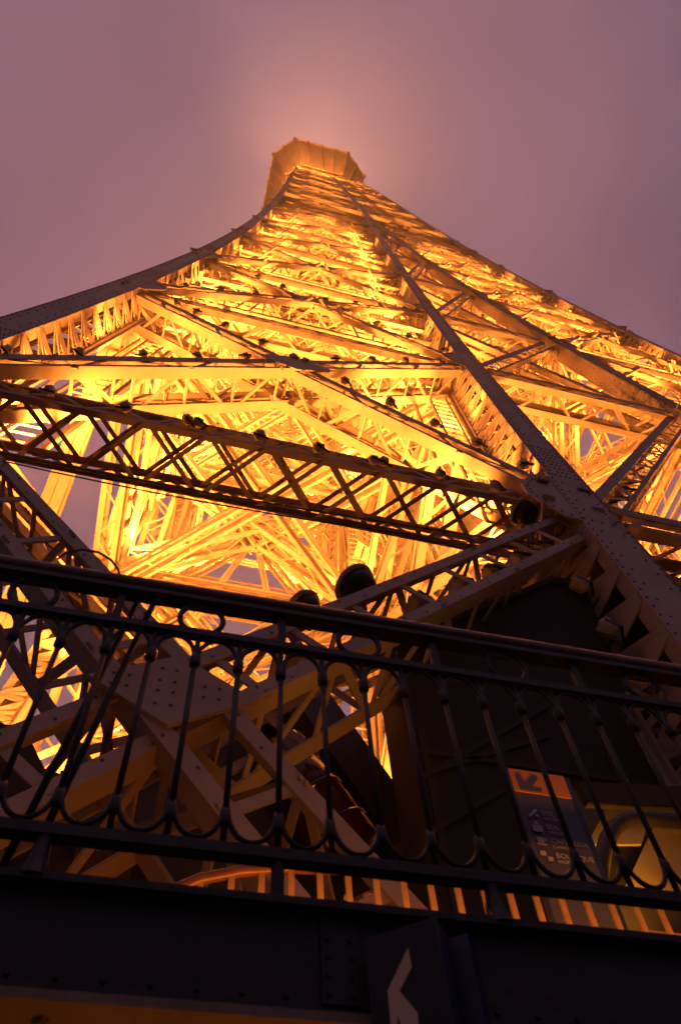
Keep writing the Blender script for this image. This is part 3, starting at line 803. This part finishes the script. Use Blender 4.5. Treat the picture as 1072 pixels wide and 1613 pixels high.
# dark machine house inside the leg
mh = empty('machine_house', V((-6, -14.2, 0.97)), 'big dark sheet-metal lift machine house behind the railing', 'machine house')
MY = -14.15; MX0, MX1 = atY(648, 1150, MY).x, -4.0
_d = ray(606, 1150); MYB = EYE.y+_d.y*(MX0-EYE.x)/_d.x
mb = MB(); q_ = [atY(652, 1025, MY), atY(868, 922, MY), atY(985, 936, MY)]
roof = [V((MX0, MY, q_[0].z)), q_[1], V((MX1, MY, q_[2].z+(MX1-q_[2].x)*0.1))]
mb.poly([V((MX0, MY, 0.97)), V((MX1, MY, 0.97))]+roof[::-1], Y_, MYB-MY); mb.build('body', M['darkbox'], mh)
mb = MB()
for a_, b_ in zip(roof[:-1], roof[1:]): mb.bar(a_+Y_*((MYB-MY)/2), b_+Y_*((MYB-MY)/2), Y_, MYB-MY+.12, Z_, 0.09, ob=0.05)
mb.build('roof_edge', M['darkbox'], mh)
mb = MB()
for a, b in (((665, 1225), (862, 1112)), ((690, 1212), (860, 1160)), ((680, 1310), (800, 1240))):
    mb.strip(atY(*a, MY-.012), atY(*b, MY-.012), Y_, 0.05, 0.02)
for z in (3.2, 4.9): mb.bar(V((MX0+.01, MY-.012, z)), V((MX1, MY-.012, z)), Z_, 0.05, Y_, 0.02)
for x in (MX0+.08, -7.0, -5.9, -4.9): mb.bar(V((x, MY-.010, 1.0)), V((x, MY-.010, 5.2)), X_, 0.06, Y_, 0.016)
mb.build('panel_ribs', M['seam'], mh)

# service booth with lit ceiling at right
sb = empty('service_booth', V((-6.3, -15.3, 0.97)), 'open booth with yellow-lit sheet metal ceiling and bent black pipe at the right', 'booth')
BY = -15.3
def quad(a, b, c, d, Y, t=0.02):
    m = MB(); m.poly([atY(*p, Y) for p in (a, b, c, d)], Y_, t); return m
quad((925, 1330), (960, 1262), (1030, 1268), (1010, 1330), BY).build('ceiling_panel', M['sheet'], sb)
quad((985, 1395), (1035, 1290), (1200, 1300), (1200, 1420), BY+.1).build('ceiling_panel', M['sheet'], sb)
quad((1035, 1270), (1110, 1272), (1110, 1300), (1042, 1296), BY+.05).build('ceiling_panel', M['sheet'], sb)
mb = MB(); mb.tube([atY(*p, BY-.15) for p in ((942, 1400), (948, 1352), (955, 1325), (968, 1303), (985, 1293), (1005, 1290), (1120, 1296))], 0.05, 10); mb.build('pipe', M['black'], sb, True)
mb = MB(); mb.strip(atY(915, 1252, BY-.1), atY(1150, 1262, BY-.1), Y_, 0.16, 0.06); mb.build('lintel', M['darkbox'], sb)
quad((905, 1240), (1230, 1250), (1230, 1470), (905, 1470), BY+.2, .05).build('lamp_light_blocker', M['black'], sb)  # added plate that keeps the booth lamp's light off the machine house
lamp('booth_lamp_light', atY(1010, 1445, BY-.09), V((.05, .35, .95)), 55, 130, 0.05, (1.0, 0.34, 0.02), sb)

# inclined lift track and red drum in the shadow
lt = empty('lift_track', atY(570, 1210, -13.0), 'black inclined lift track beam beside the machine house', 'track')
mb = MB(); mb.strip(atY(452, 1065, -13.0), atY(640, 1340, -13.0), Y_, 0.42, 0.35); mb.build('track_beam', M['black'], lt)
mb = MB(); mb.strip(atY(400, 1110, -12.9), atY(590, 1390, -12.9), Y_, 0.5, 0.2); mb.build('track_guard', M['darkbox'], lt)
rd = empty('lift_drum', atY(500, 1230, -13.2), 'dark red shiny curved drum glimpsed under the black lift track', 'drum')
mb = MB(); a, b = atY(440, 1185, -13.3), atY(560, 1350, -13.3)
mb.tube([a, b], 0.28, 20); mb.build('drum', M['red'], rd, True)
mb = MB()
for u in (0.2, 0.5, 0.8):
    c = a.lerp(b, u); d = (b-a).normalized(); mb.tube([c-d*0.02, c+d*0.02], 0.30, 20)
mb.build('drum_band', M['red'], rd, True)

# dark gallery inside the leg behind the big crossing braces
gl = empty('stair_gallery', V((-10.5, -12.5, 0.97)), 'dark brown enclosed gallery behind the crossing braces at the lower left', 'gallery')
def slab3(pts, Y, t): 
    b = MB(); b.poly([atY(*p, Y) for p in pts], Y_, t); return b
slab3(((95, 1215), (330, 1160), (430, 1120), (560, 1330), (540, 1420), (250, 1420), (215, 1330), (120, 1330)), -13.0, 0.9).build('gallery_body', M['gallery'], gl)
slab3(((-60, 1120), (40, 1150), (70, 1210), (150, 1240), (140, 1340), (-60, 1420)), -12.8, 0.6).build('added_occluder', M['gallery'], gl)  # dark panel added to cover bright interior at the lower left
mb = MB()
for a, b in (((230, 1212), (320, 1240)), ((300, 1245), (400, 1195)), ((150, 1330), (330, 1290)), ((400, 1150), (500, 1330))):
    mb.strip(atY(*a, -13.03), atY(*b, -13.03), Y_, 0.10, 0.05)
mb.build('gallery_frame', M['paint'], gl)

# round searchlights
def searchlight(px, Y, rad, label):
    c = atY(*px, Y); o = empty('round_floodlight', c, label, 'floodlight', 'round searchlights behind the brace')
    ax = V((-.5, .2, .85)).normalized(); b = MB()
    b.tube([c-ax*t for t in (0.30*rad/0.3, 0.26*rad/.3, 0.12*rad/.3, 0, )], rad, 20, radii=[rad*.45, rad*.75, rad*.98, rad]); b.build('housing', M['black'], o, True)
    b = MB(); e1 = ax.orthogonal().normalized(); e2 = ax.cross(e1)
    b.tube([c+ax*0.015+(e1*math.cos(t)+e2*math.sin(t))*rad*1.05 for t in [2*math.pi*j/28 for j in range(28)]], 0.03, 8, closed=True); b.build('rim', M['lamp'], o, True)
    b = MB(); b.tube([c-ax*rad*.6, c-ax*rad*.6-Z_*rad*1.7], 0.03, 6); b.build('bracket', M['black'], o)
searchlight((559, 922), -14.3, 0.21, 'large round black searchlight with a bright rim behind the sloping brace')
searchlight((478, 958), -14.3, 0.16, 'smaller round black searchlight just above the brown handrail')
searchlight((822, 806), -14.0, 0.20, 'round black lamp hanging left of the big riveted joint')

# cables
def cable(pts, r, label):
    mb = MB(); mb.tube(pts, r, 6); tag(mb.build('cable', M['cable'], None, True), label, 'cable', 'cables on the tower')
def sag(a, b, s, n=16): return [a.lerp(b, i/n)-Z_*(s*4*(i/n)*(1-i/n)) for i in range(n+1)]
cable(sag(atY(-40, 706, -14.6), atY(850, 858, -14.4), 0.12), 0.011, 'thin black cable slung just below the dark lattice girder')
cable(sag(atY(-40, 716, -14.6), atY(850, 866, -14.4), 0.22), 0.009, 'thinner black cable sagging lowest beneath the dark lattice girder')
mb = MB(); pts = [atY(*p, -15.9) for p in ((92, 880), (105, 870), (130, 866), (155, 870), (175, 882), (186, 897), (190, 912))]; mb.tube(pts, 0.008, 6)
tag(mb.build('cable', M['cable'], None, True), 'looped black cable arching above the handrail at the left', 'cable', 'cables on the tower')

# ------------------------------------------------------------------ haze (damp evening air round the tower)
HAZE = 0.0016
mb = MB(); mb.box(-1600, 1600, -1600, 1600, -119, 166)
hm = bpy.data.materials.new('haze_air'); hm.use_nodes = True; t = hm.node_tree; t.nodes.clear()
o_ = t.nodes.new('ShaderNodeOutputMaterial'); v_ = t.nodes.new('ShaderNodeVolumePrincipled')
v_.inputs['Color'].default_value = (0.92, 0.90, 0.92, 1); v_.inputs['Density'].default_value = HAZE; v_.inputs['Anisotropy'].default_value = 0.0
t.links.new(v_.outputs[0], o_.inputs['Volume'])
hz = mb.build('haze', hm); hz['kind'] = 'stuff'

# low cloud sitting on the summit, lit from below by lamps added above the platform roof
mb = MB(); mb.box(-900, 900, -900, 900, 168, 235)
cm = bpy.data.materials.new('cloud_vapour'); cm.use_nodes = True; t = cm.node_tree; t.nodes.clear()
o_ = t.nodes.new('ShaderNodeOutputMaterial'); v_ = t.nodes.new('ShaderNodeVolumePrincipled')
v_.inputs['Color'].default_value = (0.95, 0.93, 0.95, 1); v_.inputs['Density'].default_value = 0.009
t.links.new(v_.outputs[0], o_.inputs['Volume'])
cl = mb.build('low_cloud', cm); cl['kind'] = 'stuff'
